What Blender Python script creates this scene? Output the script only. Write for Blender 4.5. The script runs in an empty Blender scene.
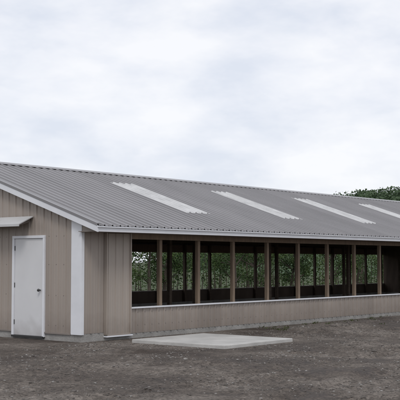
import bpy, math, random
import numpy as np
from mathutils import Vector, noise
random.seed(7); rng=np.random.default_rng(7)
D=bpy.data; S=bpy.context.scene; C=S.collection
S.view_settings.view_transform='Standard'; S.view_settings.look='None'; S.view_settings.exposure=0

# ---------------------------------------------------------------- materials
def mat(name, base, rough=.7, var=.15, scale=3., bump=0., bscale=60., metal=0., coord='Object', stretch=(1,1,1), spec=.5, col2=None, dirt=None, sheet=0):
    m=D.materials.new(name); m.use_nodes=True; n=m.node_tree.nodes; l=m.node_tree.links
    b=n['Principled BSDF']; b.inputs['Roughness'].default_value=rough; b.inputs['Metallic'].default_value=metal
    b.inputs['Specular IOR Level'].default_value=spec
    tc=n.new('ShaderNodeTexCoord'); mp=n.new('ShaderNodeMapping'); mp.inputs['Scale'].default_value=stretch
    l.new(tc.outputs[coord],mp.inputs[0])
    no=n.new('ShaderNodeTexNoise'); no.inputs['Scale'].default_value=scale; no.inputs['Detail'].default_value=8; no.inputs['Roughness'].default_value=.65
    l.new(mp.outputs[0],no.inputs[0])
    r=n.new('ShaderNodeValToRGB'); r.color_ramp.elements[0].position=.3; r.color_ramp.elements[1].position=.7
    c2=col2 or [min(1,c*(1+var)) for c in base]; c1=[c*(1-var) for c in base] if not col2 else base
    r.color_ramp.elements[0].color=(*c1,1); r.color_ramp.elements[1].color=(*c2,1)
    l.new(no.outputs[0],r.inputs[0]); colo=r.outputs[0]
    if sheet:   # every rolled sheet has a slightly different tone
        sp=n.new('ShaderNodeSeparateXYZ'); l.new(tc.outputs['Object'],sp.inputs[0])
        ad=n.new('ShaderNodeMath'); ad.operation='ADD'; l.new(sp.outputs[0],ad.inputs[0]); l.new(sp.outputs[1],ad.inputs[1]) if sheet==2 else None
        if sheet==1: ad.inputs[1].default_value=0
        dv_=n.new('ShaderNodeMath'); dv_.operation='DIVIDE'; l.new(ad.outputs[0],dv_.inputs[0]); dv_.inputs[1].default_value=.92
        fl=n.new('ShaderNodeMath'); fl.operation='FLOOR'; l.new(dv_.outputs[0],fl.inputs[0])
        wn=n.new('ShaderNodeTexWhiteNoise'); wn.noise_dimensions='1D'; l.new(fl.outputs[0],wn.inputs['W'])
        mr=n.new('ShaderNodeMapRange'); l.new(wn.outputs[0],mr.inputs[0]); mr.inputs[3].default_value=.92; mr.inputs[4].default_value=1.08
        vm=n.new('ShaderNodeVectorMath'); vm.operation='SCALE'; l.new(colo,vm.inputs[0]); l.new(mr.outputs[0],vm.inputs['Scale']); colo=vm.outputs[0]
    if dirt:
        sp=n.new('ShaderNodeSeparateXYZ'); l.new(tc.outputs['Object'],sp.inputs[0])
        n3=n.new('ShaderNodeTexNoise'); n3.inputs['Scale'].default_value=5; n3.inputs['Detail'].default_value=8; l.new(tc.outputs['Object'],n3.inputs[0])
        ma=n.new('ShaderNodeMath'); ma.operation='MULTIPLY_ADD'; l.new(n3.outputs[0],ma.inputs[0]); ma.inputs[1].default_value=-.5; l.new(sp.outputs[2],ma.inputs[2])
        mr=n.new('ShaderNodeMapRange'); l.new(ma.outputs[0],mr.inputs[0]); mr.inputs[1].default_value=dirt-.55; mr.inputs[2].default_value=dirt; mr.inputs[3].default_value=.5; mr.inputs[4].default_value=0
        mx=n.new('ShaderNodeMix'); mx.data_type='RGBA'; l.new(mr.outputs[0],mx.inputs[0]); l.new(colo,mx.inputs[6]); mx.inputs[7].default_value=(.15,.12,.10,1); colo=mx.outputs[2]
    l.new(colo,b.inputs['Base Color'])
    if bump:
        n2=n.new('ShaderNodeTexNoise'); n2.inputs['Scale'].default_value=bscale; n2.inputs['Detail'].default_value=6
        l.new(mp.outputs[0],n2.inputs[0]); bp=n.new('ShaderNodeBump'); bp.inputs['Strength'].default_value=bump; bp.inputs['Distance'].default_value=.02
        l.new(n2.outputs[0],bp.inputs['Height']); l.new(bp.outputs[0],b.inputs['Normal'])
    return m
M_side=mat('taupe_siding',(.315,.272,.238),.5,.10,1.2,.08,8,stretch=(1,1,.25),dirt=.35,sheet=2)
M_side2=mat('taupe_panel',(.345,.300,.262),.5,.08,1.2,.08,8,stretch=(1,1,.25),dirt=.3)
M_roof=mat('roof_metal',(.215,.208,.214),.34,.12,.8,.05,5,stretch=(1,.3,1),spec=.6,sheet=1)
M_sky=mat('skylight_fibreglass',(.54,.54,.54),.45,.16,2.2)
M_white=mat('white_trim',(.70,.71,.74),.45,.06,2)
M_hood=mat('hood_metal',(.50,.50,.50),.45,.1,2)
M_door=mat('door_paint',(.63,.63,.64),.4,.04,1.5,dirt=.2)
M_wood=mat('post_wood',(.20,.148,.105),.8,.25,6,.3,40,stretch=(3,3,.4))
M_wood2=mat('dark_timber',(.10,.074,.055),.85,.25,6,.3,40,stretch=(.5,3,3))  # darker brown than the front posts, for back posts, trusses and interior posts
M_soff=mat('soffit',(.22,.19,.17),.7,.1,3)
M_conc=mat('concrete_footing',(.29,.28,.265),.9,.30,2.5,.5,30)
M_pad=mat('concrete_pad',(.44,.43,.41),.85,.2,1.6,.3,50)
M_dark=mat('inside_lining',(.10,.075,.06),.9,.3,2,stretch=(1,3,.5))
M_met=mat('dark_metal',(.08,.08,.08),.35,.1,5,metal=.8)
M_stone=mat('gravel_stone',(.10,.088,.079),.9,.5,9,.3,60)
M_stone2=mat('gravel_stone_light',(.23,.218,.205),.9,.4,9,.3,60)
M_bark=mat('bark',(.07,.056,.043),.9,.3,8,.5,30)
def leafmat(name,a,b_):
    return mat(name,a,.65,.1,.9,col2=b_,spec=.2)
M_leaf=leafmat('leaves',(.022,.045,.014),(.066,.11,.032))
M_leaf2=leafmat('leaves_light',(.05,.08,.024),(.11,.16,.05))
M_hazeleaf=mat('hill_leaves_hazed',(.052,.082,.048),.8,.1,.12,col2=(.105,.15,.082),spec=.1)  # distance haze put into the leaf colour: lighter, bluer green
M_weed=leafmat('weed',(.05,.065,.03),(.10,.105,.05))

def groundmat():
    m=D.materials.new('gravel_ground'); m.use_nodes=True; n=m.node_tree.nodes; l=m.node_tree.links
    b=n['Principled BSDF']; b.inputs['Specular IOR Level'].default_value=.3
    g=n.new('ShaderNodeNewGeometry')
    def nz(s,d=8,r=.6):
        x=n.new('ShaderNodeTexNoise'); x.inputs['Scale'].default_value=s; x.inputs['Detail'].default_value=d; x.inputs['Roughness'].default_value=r
        l.new(g.outputs['Position'],x.inputs[0]); return x
    def ramp(src,p0,c0,p1,c1):
        r=n.new('ShaderNodeValToRGB'); e=r.color_ramp.elements; e[0].position=p0; e[1].position=p1; e[0].color=(*c0,1); e[1].color=(*c1,1)
        l.new(src,r.inputs[0]); return r
    def mix(f,a,bb,t='MIX'):
        x=n.new('ShaderNodeMix'); x.data_type='RGBA'; x.blend_type=t
        if isinstance(f,float): x.inputs[0].default_value=f
        else: l.new(f,x.inputs[0])
        l.new(a,x.inputs[6]); l.new(bb,x.inputs[7]); return x.outputs[2]
    bn=nz(.42,7,.65)
    big=ramp(bn.outputs[0],.40,(.052,.041,.034),.60,(.155,.140,.127))
    rr=ramp(bn.outputs[0],.40,(.62,.62,.62),.50,(.95,.95,.95)); l.new(rr.outputs[0],b.inputs['Roughness'])
    fine=ramp(nz(9,9,.75).outputs[0],.32,(.5,.48,.46),.68,(1.5,1.48,1.45))
    v=n.new('ShaderNodeTexVoronoi'); v.inputs['Scale'].default_value=38; v.inputs['Randomness'].default_value=1; l.new(g.outputs['Position'],v.inputs['Vector'])
    bw=n.new('ShaderNodeSeparateColor'); l.new(v.outputs['Color'],bw.inputs[0])
    st=ramp(bw.outputs[0],0,(.65,.63,.62),1,(1.4,1.37,1.34))
    col=mix(1.0,big.outputs[0],st.outputs[0],'MULTIPLY')
    col=mix(1.0,col,fine.outputs[0],'MULTIPLY')
    sp=n.new('ShaderNodeSeparateXYZ'); l.new(g.outputs['Position'],sp.inputs[0])
    ma=n.new('ShaderNodeMath'); ma.operation='MULTIPLY_ADD'; l.new(nz(.5).outputs[0],ma.inputs[0]); ma.inputs[1].default_value=5; l.new(sp.outputs[1],ma.inputs[2])
    mr=n.new('ShaderNodeMapRange'); l.new(ma.outputs[0],mr.inputs[0]); mr.inputs[1].default_value=12.5; mr.inputs[2].default_value=14
    gr=ramp(nz(3).outputs[0],.35,(.03,.045,.018),.65,(.065,.085,.03))
    col=mix(mr.outputs[0],col,gr.outputs[0])
    l.new(col,b.inputs['Base Color'])
    bp=n.new('ShaderNodeBump'); bp.inputs['Strength'].default_value=.7; bp.inputs['Distance'].default_value=.025
    l.new(nz(16,9,.75).outputs[0],bp.inputs['Height']); l.new(bp.outputs[0],b.inputs['Normal'])
    return m

# ---------------------------------------------------------------- mesh helpers
def mk(name,vs,fs,m,parent=None,smooth=False,mi=None):
    me=D.meshes.new(name); me.from_pydata([tuple(v) for v in vs],[],[tuple(f) for f in fs]); me.update()
    for x in (m if isinstance(m,list) else [m]): me.materials.append(x)
    if mi is not None: me.polygons.foreach_set('material_index',mi)
    if smooth: me.polygons.foreach_set('use_smooth',[True]*len(me.polygons))
    o=D.objects.new(name,me); C.objects.link(o)
    if parent: o.parent=parent
    return o
BF=[(0,1,2,3),(7,6,5,4),(0,4,5,1),(1,5,6,2),(2,6,7,3),(3,7,4,0)]
class Acc:
    def __init__(s): s.v=[]; s.f=[]
    def box(s,x0,x1,y0,y1,z0,z1):
        k=len(s.v); s.v+=[(x0,y0,z0),(x0,y1,z0),(x1,y1,z0),(x1,y0,z0),(x0,y0,z1),(x0,y1,z1),(x1,y1,z1),(x1,y0,z1)]
        s.f+=[tuple(k+i for i in f) for f in BF]
    def hexa(s,pts):
        k=len(s.v); s.v+=pts; s.f+=[tuple(k+i for i in f) for f in BF]
    def obj(s,name,m,p=None,bev=0.):
        o=mk(name,s.v,s.f,m,p)
        if bev:
            b=o.modifiers.new('b','BEVEL'); b.width=bev; b.segments=2; b.limit_method='ANGLE'
        return o
def box(name,b,m,p=None,bev=.004):
    a=Acc(); a.box(*b); return a.obj(name,m,p,bev)
def ribprofile(a,b,pitch,h):
    pts=[(a,0)]; k=math.floor(a/pitch)-1
    while k*pitch<b+pitch:
        c=k*pitch
        for dt,o in ((-.028,0),(-.016,h),(.016,h),(.028,0),(pitch*.5-.02,0),(pitch*.5-.008,h*.25),(pitch*.5+.008,h*.25),(pitch*.5+.02,0)):
            t=c+dt
            if a+.001<t<b-.001: pts.append((t,o))
        k+=1
    pts.append((b,pts[-1][1])); return pts
def siding(name,axis,a,b,pos,sgn,z0,z1,m,p,pitch=.23,h=.02):
    vs=[];fs=[]
    for i,(t,o) in enumerate(ribprofile(a,b,pitch,h)):
        q=pos+sgn*o; top=z1(t) if callable(z1) else z1
        for z in (z0,top): vs.append((t,q,z) if axis=='x' else (q,t,z))
        if i: fs.append((2*i-2,2*i,2*i+1,2*i-1))
    return mk(name,vs,fs,m,p)

# ---------------------------------------------------------------- barn
L=29.; W=9.; OE=.6; OG=.15; SL=1/3.; ZE=2.40; RY=4.5
def rz(y): return ZE+SL*((y if y<=RY else 2*RY-y)+OE)
barn=D.objects.new('livestock_barn',None); C.objects.link(barn)
def roofsheet(name,x0,x1,y0,y1,dz,m,mirror=False):
    vs=[];fs=[]
    for i,(t,o) in enumerate(ribprofile(x0,x1,.23,.028)):
        for y in (y0,y1):
            vs.append((t,(2*RY-y) if mirror else y,ZE+SL*(y+OE)+o+dz))
        if i: fs.append((2*i-2,2*i,2*i+1,2*i-1))
    return mk(name,vs,fs,m,barn)
roofsheet('roof_front',-OG-.02,L+OG,-OE-.05,RY,0,M_roof)
roofsheet('roof_back',-OG-.02,L+OG,-OE-.05,RY,0,M_roof,True)
for i,x in enumerate([4.25,8.45,12.65,16.85,21.05,25.25]):
    roofsheet('skylight_%d'%(i+1),x,x+.95,.74,3.36,.007,M_sky)
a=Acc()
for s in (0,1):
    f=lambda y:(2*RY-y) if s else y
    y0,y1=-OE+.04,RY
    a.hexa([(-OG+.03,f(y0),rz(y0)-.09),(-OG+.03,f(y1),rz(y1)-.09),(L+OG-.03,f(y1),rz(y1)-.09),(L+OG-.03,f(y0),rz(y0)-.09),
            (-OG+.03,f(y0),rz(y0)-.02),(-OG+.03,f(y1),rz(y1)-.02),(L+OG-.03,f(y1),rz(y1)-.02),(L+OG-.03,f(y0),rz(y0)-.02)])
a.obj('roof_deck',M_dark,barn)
zr=rz(RY)+.035
a=Acc(); 
for s in (-1,1):
    y1=RY+s*.2; z1=zr-.2*SL
    a.hexa([(-OG-.03,RY,zr-.012),(-OG-.03,y1,z1-.012),(L+OG+.03,y1,z1-.012),(L+OG+.03,RY,zr-.012),(-OG-.03,RY,zr),(-OG-.03,y1,z1),(L+OG+.03,y1,z1),(L+OG+.03,RY,zr)])
a.obj('ridge_cap',M_roof,barn)
for nm,y in (('eave_fascia_front',-OE),('eave_fascia_back',W+OE)):
    box(nm,(-OG-.03,L+OG+.03,y-.025,y+.02,ZE-.135,ZE-.018),M_white,barn)
    s=-1 if y<0 else 1
    box(nm+'_lip',(-OG-.035,L+OG+.035,min(y+s*.025,y+s*.06),max(y+s*.025,y+s*.06),ZE-.05,ZE-.028),M_white,barn)
a=Acc()
for xg in (-OG-.04,L+OG):
    for s in (0,1):
        f=lambda y:(2*RY-y) if s else y
        y0,y1=-OE-.03,RY
        P=[]
        for d in (-.135,.036):
            P+=[(xg,f(y0),rz(y0)+d),(xg,f(y1),rz(y1)+d),(xg+.04,f(y1),rz(y1)+d),(xg+.04,f(y0),rz(y0)+d)]
        a.hexa(P)
a.obj('rake_trim',M_white,barn,.004)
a=Acc()
xg=-OG-.052
for s in (0,1):
    f=lambda y:(2*RY-y) if s else y
    y0,y1=-OE-.03,RY
    P=[]
    for d in (-.005,.05):
        P+=[(xg,f(y0),rz(y0)+d),(xg,f(y1),rz(y1)+d),(xg+.09,f(y1),rz(y1)+d),(xg+.09,f(y0),rz(y0)+d)]
    a.hexa(P)
a.obj('rake_cap',M_roof,barn,.004)
a=Acc(); a.box(-OG+.01,L+OG-.01,-OE+.025,-.03,ZE-.13,ZE-.115); a.box(-OG+.01,L+OG-.01,W+.03,W+OE-.025,ZE-.13,ZE-.115)
a.obj('soffit',M_soff,barn)
a=Acc()
for xg in (-.06,L+.03):
    for s in (0,1):
        f=lambda y:(2*RY-y) if s else y
        y0,y1=-OE+.03,.0
        a.hexa([(xg,f(y0),ZE-.14),(xg,f(y1),ZE-.14),(xg+.02,f(y1),ZE-.14),(xg+.02,f(y0),ZE-.14),(xg,f(y0),rz(y0)-.03),(xg,f(y1),rz(y1)-.03),(xg+.02,f(y1),rz(y1)-.03),(xg+.02,f(y0),rz(y0)-.03)])
a.obj('eave_return',M_side,barn)
a=Acc(); FB=.2
a.box(-.03,L+.03,-.03,.17,-.4,FB); a.box(-.03,L+.03,W-.17,W+.03,-.4,FB)
a.box(-.03,.17,.17,1.1,-.4,FB-.001); a.box(-.03,.17,2.09,W-.17,-.4,FB-.001); a.box(-.03,.17,1.1,2.09,-.4,.06); a.box(L-.17,L+.03,.17,W-.17,-.4,FB-.001)
a.obj('concrete_footing',M_conc,barn,.01)
gt=lambda y: rz(y)-.06
Z0=FB-.03
siding('gable_wall_a','y',.0,1.09,-.035,-1,Z0,gt,M_side,barn)
siding('gable_wall_b','y',1.09,2.10,-.035,-1,2.18,gt,M_side,barn)
siding('gable_wall_c','y',2.10,RY,-.035,-1,Z0,gt,M_side,barn)
siding('gable_wall_d','y',RY,W,-.035,-1,Z0,gt,M_side,barn)
def gablewall(x0,x1,hole,name):
    a=Acc()
    segs=[(0.02,1.10,FB),(1.10,2.09,2.17),(2.09,RY,FB),(RY,W-.02,FB)] if hole else [(0.02,RY,FB),(RY,W-.02,FB)]
    for y0,y1,z in segs:
        a.hexa([(x0,y0,z),(x0,y1,z),(x1,y1,z),(x1,y0,z),(x0,y0,rz(y0)-.1),(x0,y1,rz(y1)-.1),(x1,y1,rz(y1)-.1),(x1,y0,rz(y0)-.1)])
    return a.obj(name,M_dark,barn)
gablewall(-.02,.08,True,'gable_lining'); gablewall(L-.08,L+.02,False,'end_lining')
siding('end_wall_a','y',0,RY,L+.035,1,Z0,gt,M_side,barn); siding('end_wall_b','y',RY,W,L+.035,1,Z0,gt,M_side,barn)
# siding screws
a=Acc()
for z in (.32,.95,1.6,2.2):
    for kk in range(0,40):
        y=kk*.23+.05
        if y<.3 or (1.05<y<2.14) or y>W-.1: continue
        a.box(-.043,-.034,y-.006,y+.006,z-.006,z+.006)
for z in (.28,.56):
    for kk in range(6,123):
        x=kk*.23+.05
        a.box(x-.006,x+.006,-.043,-.033,z-.006,z+.006)
a.obj('siding_screws',M_soff,barn)
a=Acc(); a.box(-.062,-.034,.275,1.065,Z0-.03,Z0+.0); a.box(-.062,-.034,2.125,W,Z0-.03,Z0+.0); a.obj('base_flashing',M_soff,barn)
a=Acc(); a.box(-.072,-.036,-.058,.25,Z0-.02,2.50); a.box(-.036,.012,-.058,-.034,Z0-.02,2.268); a.obj('corner_trim',M_white,barn,.004)
a=Acc(); a.box(-.075,.0,1.07,1.13,.06,2.16); a.box(-.075,.0,2.06,2.12,.06,2.16); a.box(-.077,.0,1.07,2.12,2.16,2.22); a.obj('door_frame',M_white,barn,.004)
a=Acc(); a.box(-.045,.0,1.134,2.056,.075,2.155); a.obj('door_leaf',M_door,barn,.003)
a=Acc(); a.box(-.10,.03,1.09,2.10,.03,.074); a.obj('door_sill',M_met,barn,.003)
bpy.ops.mesh.primitive_uv_sphere_add(segments=16,ring_count=10,radius=.032,location=(-.105,1.215,1.05)); k=bpy.context.object; k.name='door_knob'; k.data.materials.append(M_met); k.parent=barn
bpy.ops.mesh.primitive_cylinder_add(vertices=16,radius=.014,depth=.06,location=(-.07,1.215,1.05),rotation=(0,math.pi/2,0)); k=bpy.context.object; k.name='door_knob_stem'; k.data.materials.append(M_met); k.parent=barn
a=Acc()
for z in (.3,1.1,1.9): a.box(-.055,-.044,2.045,2.06,z,z+.1)
a.obj('door_hinges',M_met,barn)
vs=[];fs=[]
prof=[(-.056,2.64),(-.46,2.46),(-.46,2.41),(-.445,2.41),(-.445,2.445),(-.056,2.62)]
for y in (1.46,7.5):
    for x,z in prof: vs.append((x,y,z))
n=6
for i in range(n): fs.append((i,(i+1)%n,n+(i+1)%n,n+i))
fs+= [tuple(range(n)),tuple(range(2*n-1,n-1,-1))]
mk('gable_hood',vs,fs,M_hood,barn)
a=Acc()
for y in (1.56,3.5,5.5,7.4):
    a.hexa([(-.43,y,2.41),(-.43,y+.04,2.41),(-.057,y+.04,2.52),(-.057,y,2.52),(-.43,y,2.44),(-.43,y+.04,2.44),(-.057,y+.04,2.605),(-.057,y,2.605)])
a.obj('hood_brackets',M_soff,barn)
OPN=1.35
siding('side_wall_end','x',.012,.62,-.034,-1,Z0,2.28,M_side,barn)
siding('side_wall_low','x',OPN-.02,L-.62,-.034,-1,Z0-.06,.64,M_side,barn)
siding('side_wall_far','x',L-.62,L,-.034,-1,Z0,2.28,M_side,barn)
siding('back_wall_low','x',.02,L-.02,W+.034,1,Z0,.60,M_side,barn)
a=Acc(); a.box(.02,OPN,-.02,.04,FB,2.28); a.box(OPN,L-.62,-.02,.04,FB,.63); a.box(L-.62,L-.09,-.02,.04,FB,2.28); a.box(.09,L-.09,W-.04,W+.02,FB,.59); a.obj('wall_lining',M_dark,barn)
siding('side_shutter','x',.64,1.345,-.085,-1,Z0-.04,2.26,M_side2,barn)
a=Acc(); a.box(.61,.64,-.12,-.035,Z0-.05,2.265); a.box(1.345,1.375,-.12,-.035,Z0-.05,2.265); a.box(.64,1.345,-.117,-.035,Z0-.07,Z0-.04)
a.obj('shutter_frame',M_side2,barn,.003)
a=Acc(); a.box(.60,1.40,-.135,-.036,Z0-.10,Z0-.071); a.obj('shutter_rail',M_white,barn,.003)
a=Acc(); a.box(1.376,L-.6,-.085,.06,.641,.672); a.obj('window_sill',M_white,barn,.004)
a=Acc(); a.box(.04,L-.04,W-.06,W+.085,.601,.63); a.obj('back_sill',M_soff,barn,.004)
a=Acc(); a.box(1.376,L-.62,-.02,.06,2.15,2.269); a.box(.1,L-.1,W-.06,W+.02,2.0,2.269); a.obj('header_beam',M_wood,barn,.004)
px=[2.53,3.89,5.25,6.71,8.15,9.62,11.1,12.6]+[14.07+1.47*i for i in range(10)]
a=Acc()
for x in px: a.box(x-.045,x+.045,.062,.15,FB,2.3)
a.box(1.38,1.46,.062,.15,FB,2.3)
a.obj('posts_front',M_wood,barn,.006)
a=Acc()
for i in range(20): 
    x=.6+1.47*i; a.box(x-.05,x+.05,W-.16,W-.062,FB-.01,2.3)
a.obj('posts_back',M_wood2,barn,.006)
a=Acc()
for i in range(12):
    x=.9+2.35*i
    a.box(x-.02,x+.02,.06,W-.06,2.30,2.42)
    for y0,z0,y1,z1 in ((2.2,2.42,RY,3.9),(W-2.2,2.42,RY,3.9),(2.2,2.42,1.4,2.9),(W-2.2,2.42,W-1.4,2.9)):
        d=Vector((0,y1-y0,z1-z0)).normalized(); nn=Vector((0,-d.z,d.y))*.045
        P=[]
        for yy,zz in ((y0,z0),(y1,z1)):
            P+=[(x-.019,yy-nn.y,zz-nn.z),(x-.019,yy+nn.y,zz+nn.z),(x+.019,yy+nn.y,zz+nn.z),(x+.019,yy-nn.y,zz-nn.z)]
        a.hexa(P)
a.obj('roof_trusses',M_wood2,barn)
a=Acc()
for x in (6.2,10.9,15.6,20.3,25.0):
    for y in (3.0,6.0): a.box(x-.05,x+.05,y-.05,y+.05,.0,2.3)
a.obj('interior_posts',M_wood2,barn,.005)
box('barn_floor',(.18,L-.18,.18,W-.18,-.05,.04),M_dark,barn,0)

# ---------------------------------------------------------------- concrete pad
a=Acc(); a.box(.6,2.92,-3.25,-.85,-.06,.07); a.obj('concrete_pad',M_pad,None,.015)

# ---------------------------------------------------------------- ground
def gh(x,y):
    d=max(0,min(1,(-y-.3)/1.6)) if y<0 else 0
    if x<-.2: d=max(d,min(1,(-x-.4)/2.))
    if .3<x<3.3 and -3.6<y<0: d*=0
    elif -.6<x<4.2 and -4.5<y<0: d*=.35
    h=noise.noise(Vector((x*.35,y*.35,0)))*.09+noise.noise(Vector((x*1.3,y*1.3,4)))*.05+noise.noise(Vector((x*4,y*4,9)))*.026
    h+= .14*math.exp(-((x-9.5)**2/22+(y+2.2)**2/1.0))+.10*math.exp(-((x-15)**2/12+(y+1.8)**2/.8))
    # shallow wheel ruts running along the building
    for r0 in (-6.0,-7.6):
        yy=y-r0-.35*math.sin(x*.25); h-=.045*math.exp(-(yy/.16)**2)-.018*math.exp(-((abs(yy)-.3)/.12)**2)
    return h*d
def axis(lo,hi,step,far):
    a=list(np.arange(lo,hi,step)); g=step; x=hi; right=[]
    while x<far: right.append(x); g*=1.35; x+=g
    g=step; x=lo; left=[]
    while x>-far:
        g*=1.35; x-=g; left.append(x)
    return left[::-1]+a+right
ax=axis(-9,28,.10,2500); ay=axis(-10,1,.09,2500)
vs=[];nx=len(ax)
for y in ay:
    for x in ax: vs.append((x,y,gh(x,y)))
fs=[(j*nx+i,j*nx+i+1,(j+1)*nx+i+1,(j+1)*nx+i) for j in range(len(ay)-1) for i in range(nx-1)]
mk('ground',vs,fs,groundmat(),smooth=True)

t=(1+5**.5)/2
iv=np.array([(-1,t,0),(1,t,0),(-1,-t,0),(1,-t,0),(0,-1,t),(0,1,t),(0,-1,-t),(0,1,-t),(t,0,-1),(t,0,1),(-t,0,-1),(-t,0,1)],float); iv/=np.linalg.norm(iv[0])
if_=[(0,11,5),(0,5,1),(0,1,7),(0,7,10),(0,10,11),(1,5,9),(5,11,4),(11,10,2),(10,7,6),(7,1,8),(3,9,4),(3,4,2),(3,2,6),(3,6,8),(3,8,9),(4,9,5),(2,4,11),(6,2,10),(8,6,7),(9,8,1)]
vs=[];fs=[];mi=[];cnt=0
while cnt<24000:
    x=random.uniform(-9,21); y=random.uniform(-9,-.08)
    if (.55<x<2.96 and -3.3<y<-.8): continue
    nn=noise.noise(Vector((x*.5,y*.9,2)))
    if nn+random.uniform(-.35,.35)<-.04: continue
    s=.006+.012*random.random()**2+ (.035*random.random() if random.random()<.01 else 0)
    q=iv*(1+rng.uniform(-.25,.25,(12,1)))*np.array([s*random.uniform(.8,1.5),s*random.uniform(.8,1.5),s*.7])
    c,sn=math.cos(cnt),math.sin(cnt)
    k=len(vs); z=gh(x,y)+s*.15
    for p in q: vs.append((x+p[0]*c-p[1]*sn,y+p[0]*sn+p[1]*c,z+p[2]))
    fs+=[(k+a_,k+b_,k+c_) for a_,b_,c_ in if_]; mi+=[1 if random.random()<.18 else 0]*20; cnt+=1
mk('gravel',vs,fs,[M_stone,M_stone2],mi=mi)

vs=[];fs=[]
def tuft(x,y,hh,nb):
    z=gh(x,y)
    for _ in range(nb):
        an=random.uniform(0,6.28); le=hh*random.uniform(.5,1); w=.004+.004*random.random(); bx=x+random.gauss(0,.04); by=y+random.gauss(0,.04)
        dx,dy=math.cos(an),math.sin(an); lean=random.uniform(.3,.9)*le
        k=len(vs)
        vs.extend([(bx-dy*w,by+dx*w,z-.01),(bx+dy*w,by-dx*w,z-.01),(bx+dx*lean*.4+dy*w,by+dy*lean*.4-dx*w,z+le*.6),(bx+dx*lean*.4-dy*w,by+dy*lean*.4+dx*w,z+le*.6),(bx+dx*lean,by+dy*lean,z+le*.9)])
        fs.extend([(k,k+1,k+2,k+3),(k+3,k+2,k+4)])
for _ in range(200):
    x=random.uniform(5,24); y=-.15-abs(random.gauss(0,.9))
    if noise.noise(Vector((x*.8,y*.8,7)))<.05: continue
    tuft(x,y,random.uniform(.03,.09),14)
mk('weeds',vs,fs,M_weed)

# ---------------------------------------------------------------- trees
def limb(vs,fs,p0,p1,r0,r1,n=7):
    d=(p1-p0).normalized(); u=d.orthogonal().normalized(); v=d.cross(u); k=len(vs)
    for p,r in ((p0,r0),(p1,r1)):
        for i in range(n):
            an=2*math.pi*i/n; vs.append(tuple(p+u*math.cos(an)*r+v*math.sin(an)*r))
    for i in range(n): fs.append((k+i,k+(i+1)%n,k+n+(i+1)%n,k+n+i))
def leaf(vs,fs,p,s):
    a=Vector((random.gauss(0,1),random.gauss(0,1),random.gauss(0,.6))).normalized(); b=a.orthogonal().normalized()
    b=(b*math.cos(random.random()*6)+a.cross(b)*math.sin(random.random()*6)); a=a*s; b=b.normalized()*s*.6
    k=len(vs); vs.extend([tuple(p-a),tuple(p-b),tuple(p+a),tuple(p+b)]); fs.append((k,k+1,k+2,k+3))
def treemesh(seed,H):
    random.seed(seed); vs=[];fs=[]
    base=Vector((0,0,-.1)); pts=[base]; 
    for i in range(4): pts.append(pts[-1]+Vector((random.uniform(-.12,.12),random.uniform(-.12,.12),H*.19)))
    r=.11
    for i in range(4): limb(vs,fs,pts[i],pts[i+1],r*(1-.2*i),r*(1-.2*(i+1)))
    tips=[]
    for i in range(11):
        s=pts[random.choice((1,2,3,4))]; an=i*2.4; ln=H*random.uniform(.16,.34)
        e=s+Vector((math.cos(an)*ln,math.sin(an)*ln,ln*random.uniform(.2,1.0))); e.z=min(e.z,H*.93)
        limb(vs,fs,s,e,.045,.012,5); tips.append(e); tips.append(s.lerp(e,.6))
    tips.append(Vector((pts[4].x,pts[4].y,H*.9)))
    nb=len(fs)
    for tp in tips:
        R=random.uniform(.28,.5)
        for _ in range(190):
            d=Vector((random.gauss(0,1),random.gauss(0,1),random.gauss(0,.75)))*R*.6
            leaf(vs,fs,tp+d,random.uniform(.03,.065))
    me=D.meshes.new('tree'); me.from_pydata(vs,[],fs); 
    me.materials.append(M_bark); me.materials.append(M_leaf); me.materials.append(M_leaf2)
    mi=[0]*nb+[ (2 if ((i//190)%4==0) else 1) for i in range(len(fs)-nb)]
    me.polygons.foreach_set('material_index',mi); return me
tm=[treemesh(s,h) for s,h in ((1,4.6),(2,4.0),(3,5.0),(4,4.3),(5,3.6))]
random.seed(11)
for i in range(26):
    o=D.objects.new('tree',tm[i%5]); C.objects.link(o)
    o.location=(4+i*2.05+random.uniform(-.9,.9),14.8+random.uniform(-1.5,3.5),0); o.rotation_euler=(0,0,random.random()*6.3); s=random.uniform(.85,1.12); o.scale=(s,s,s)
vs=[];fs=[]
NT=230
for i in range(NT):
    x=1+65*(i+random.random())/NT; c=Vector((x,20.5+random.uniform(-1.6,3),0)); hh=3.1+.8*noise.noise(Vector((x*.35,0,3)))+random.uniform(-.4,.8)
    limb(vs,fs,c,c+Vector((random.uniform(-.3,.3),0,hh*.7)),.03,.01,4)
nbr=len(fs)
for i in range(NT):
    c=Vector(vs[i*8]); hh=Vector(vs[i*8+4]).z/.7
    for _ in range(150):
        u=random.random()**.8
        leaf(vs,fs,Vector((c.x+random.gauss(0,.55),c.y+random.gauss(0,.5),hh*u)),random.uniform(.045,.09))
mk('thicket',vs,fs,[M_bark,M_leaf,M_leaf2],mi=[0]*nbr+[1+((i//150)%5==0) for i in range(len(fs)-nbr)])

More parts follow.
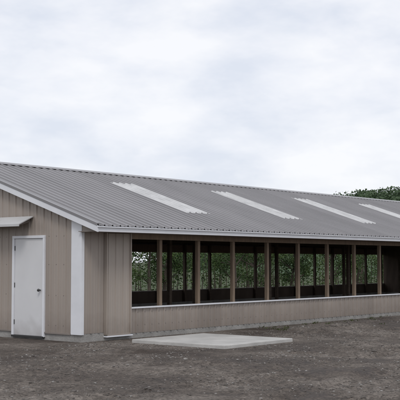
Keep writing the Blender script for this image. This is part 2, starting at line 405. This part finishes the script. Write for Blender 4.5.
# wooded hill (far, to the right)
HC=Vector((215,92))
def hz(a_,b_):
    s=1/(1+math.exp(-(a_+46)/8))
    return (15.6+1.6*noise.noise(Vector((a_*.03,b_*.03,1)))+.03*max(0,a_))*s*math.exp(-(b_/75)**2)
def hw(a_,b_): return (HC.x+a_*.633+b_*.774, HC.y-a_*.774+b_*.633)
vs=[];fs=[];N=70
for j in range(N+1):
    for i in range(N+1):
        a_=-110+330*i/N; b_=-150+300*j/N; x,y=hw(a_,b_); e=min(1,(220-a_)/60)
        vs.append((x,y,hz(a_,b_)*max(0,e)-.5))
fs=[(j*(N+1)+i,j*(N+1)+i+1,(j+1)*(N+1)+i+1,(j+1)*(N+1)+i) for j in range(N) for i in range(N)]
for i in range(2400):
    a_=random.uniform(-70,45); b_=random.uniform(-75,22)
    x,y=hw(a_,b_)
    if y<34: continue
    h=random.uniform(2.2,4.4); z=hz(a_,b_)-.4; R=random.uniform(.8,1.3)
    for _ in range(64):
        u=random.random()**.6
        leaf(vs,fs,Vector((x+random.gauss(0,R)*(1.25-u*.6),y+random.gauss(0,R)*(1.25-u*.6),z+h*u)),random.uniform(.18,.38))
mk('wooded_hill',vs,fs,[M_hazeleaf])

# ---------------------------------------------------------------- world / light
w=D.worlds.new('World'); S.world=w; w.use_nodes=True; n=w.node_tree.nodes; l=w.node_tree.links
n.clear(); out=n.new('ShaderNodeOutputWorld')
el,azx,azy=math.radians(48),-.75,-.66
sky=n.new('ShaderNodeTexSky'); sky.sky_type='NISHITA'; sky.sun_disc=False; sky.sun_elevation=el; sky.sun_rotation=math.atan2(azx,azy)
b1=n.new('ShaderNodeBackground'); l.new(sky.outputs[0],b1.inputs[0]); b1.inputs[1].default_value=.10
tc=n.new('ShaderNodeTexCoord'); mp=n.new('ShaderNodeMapping'); mp.inputs['Scale'].default_value=(1,1,2.4); mp.inputs['Location'].default_value=(.35,.1,.2); l.new(tc.outputs['Generated'],mp.inputs[0])
no=n.new('ShaderNodeTexNoise'); no.inputs['Scale'].default_value=8; no.inputs['Detail'].default_value=9; no.inputs['Roughness'].default_value=.55; no.inputs['Distortion'].default_value=.1; l.new(mp.outputs[0],no.inputs[0])
r=n.new('ShaderNodeValToRGB'); e=r.color_ramp.elements; e[0].position=.34; e[0].color=(.74,.78,.87,1); e[1].position=.64; e[1].color=(.95,.955,.985,1)
x=e.new(.5); x.color=(.86,.88,.94,1)
l.new(no.outputs[0],r.inputs[0]); b2=n.new('ShaderNodeBackground'); l.new(r.outputs[0],b2.inputs[0]); b2.inputs[1].default_value=1.05
ms=n.new('ShaderNodeMixShader'); ms.inputs[0].default_value=.92; l.new(b1.outputs[0],ms.inputs[1]); l.new(b2.outputs[0],ms.inputs[2]); l.new(ms.outputs[0],out.inputs[0])
sd=D.lights.new('sun','SUN'); sd.energy=1.1; sd.angle=math.radians(16); sd.color=(1,.97,.93)
so=D.objects.new('sun',sd); C.objects.link(so)
dv=Vector((azx*math.cos(el),azy*math.cos(el),math.sin(el))); so.rotation_euler=dv.to_track_quat('Z','Y').to_euler()

# ---------------------------------------------------------------- camera
cd=D.cameras.new('camera'); co=D.objects.new('camera',cd); C.objects.link(co); S.camera=co
cd.lens=90; cd.sensor_width=36; cd.clip_end=5000; cd.clip_start=.1
co.location=(-14.48,-14.99,1.65)
fw=Vector((.774,.633,.062)).normalized(); co.rotation_euler=fw.to_track_quat('-Z','Y').to_euler()
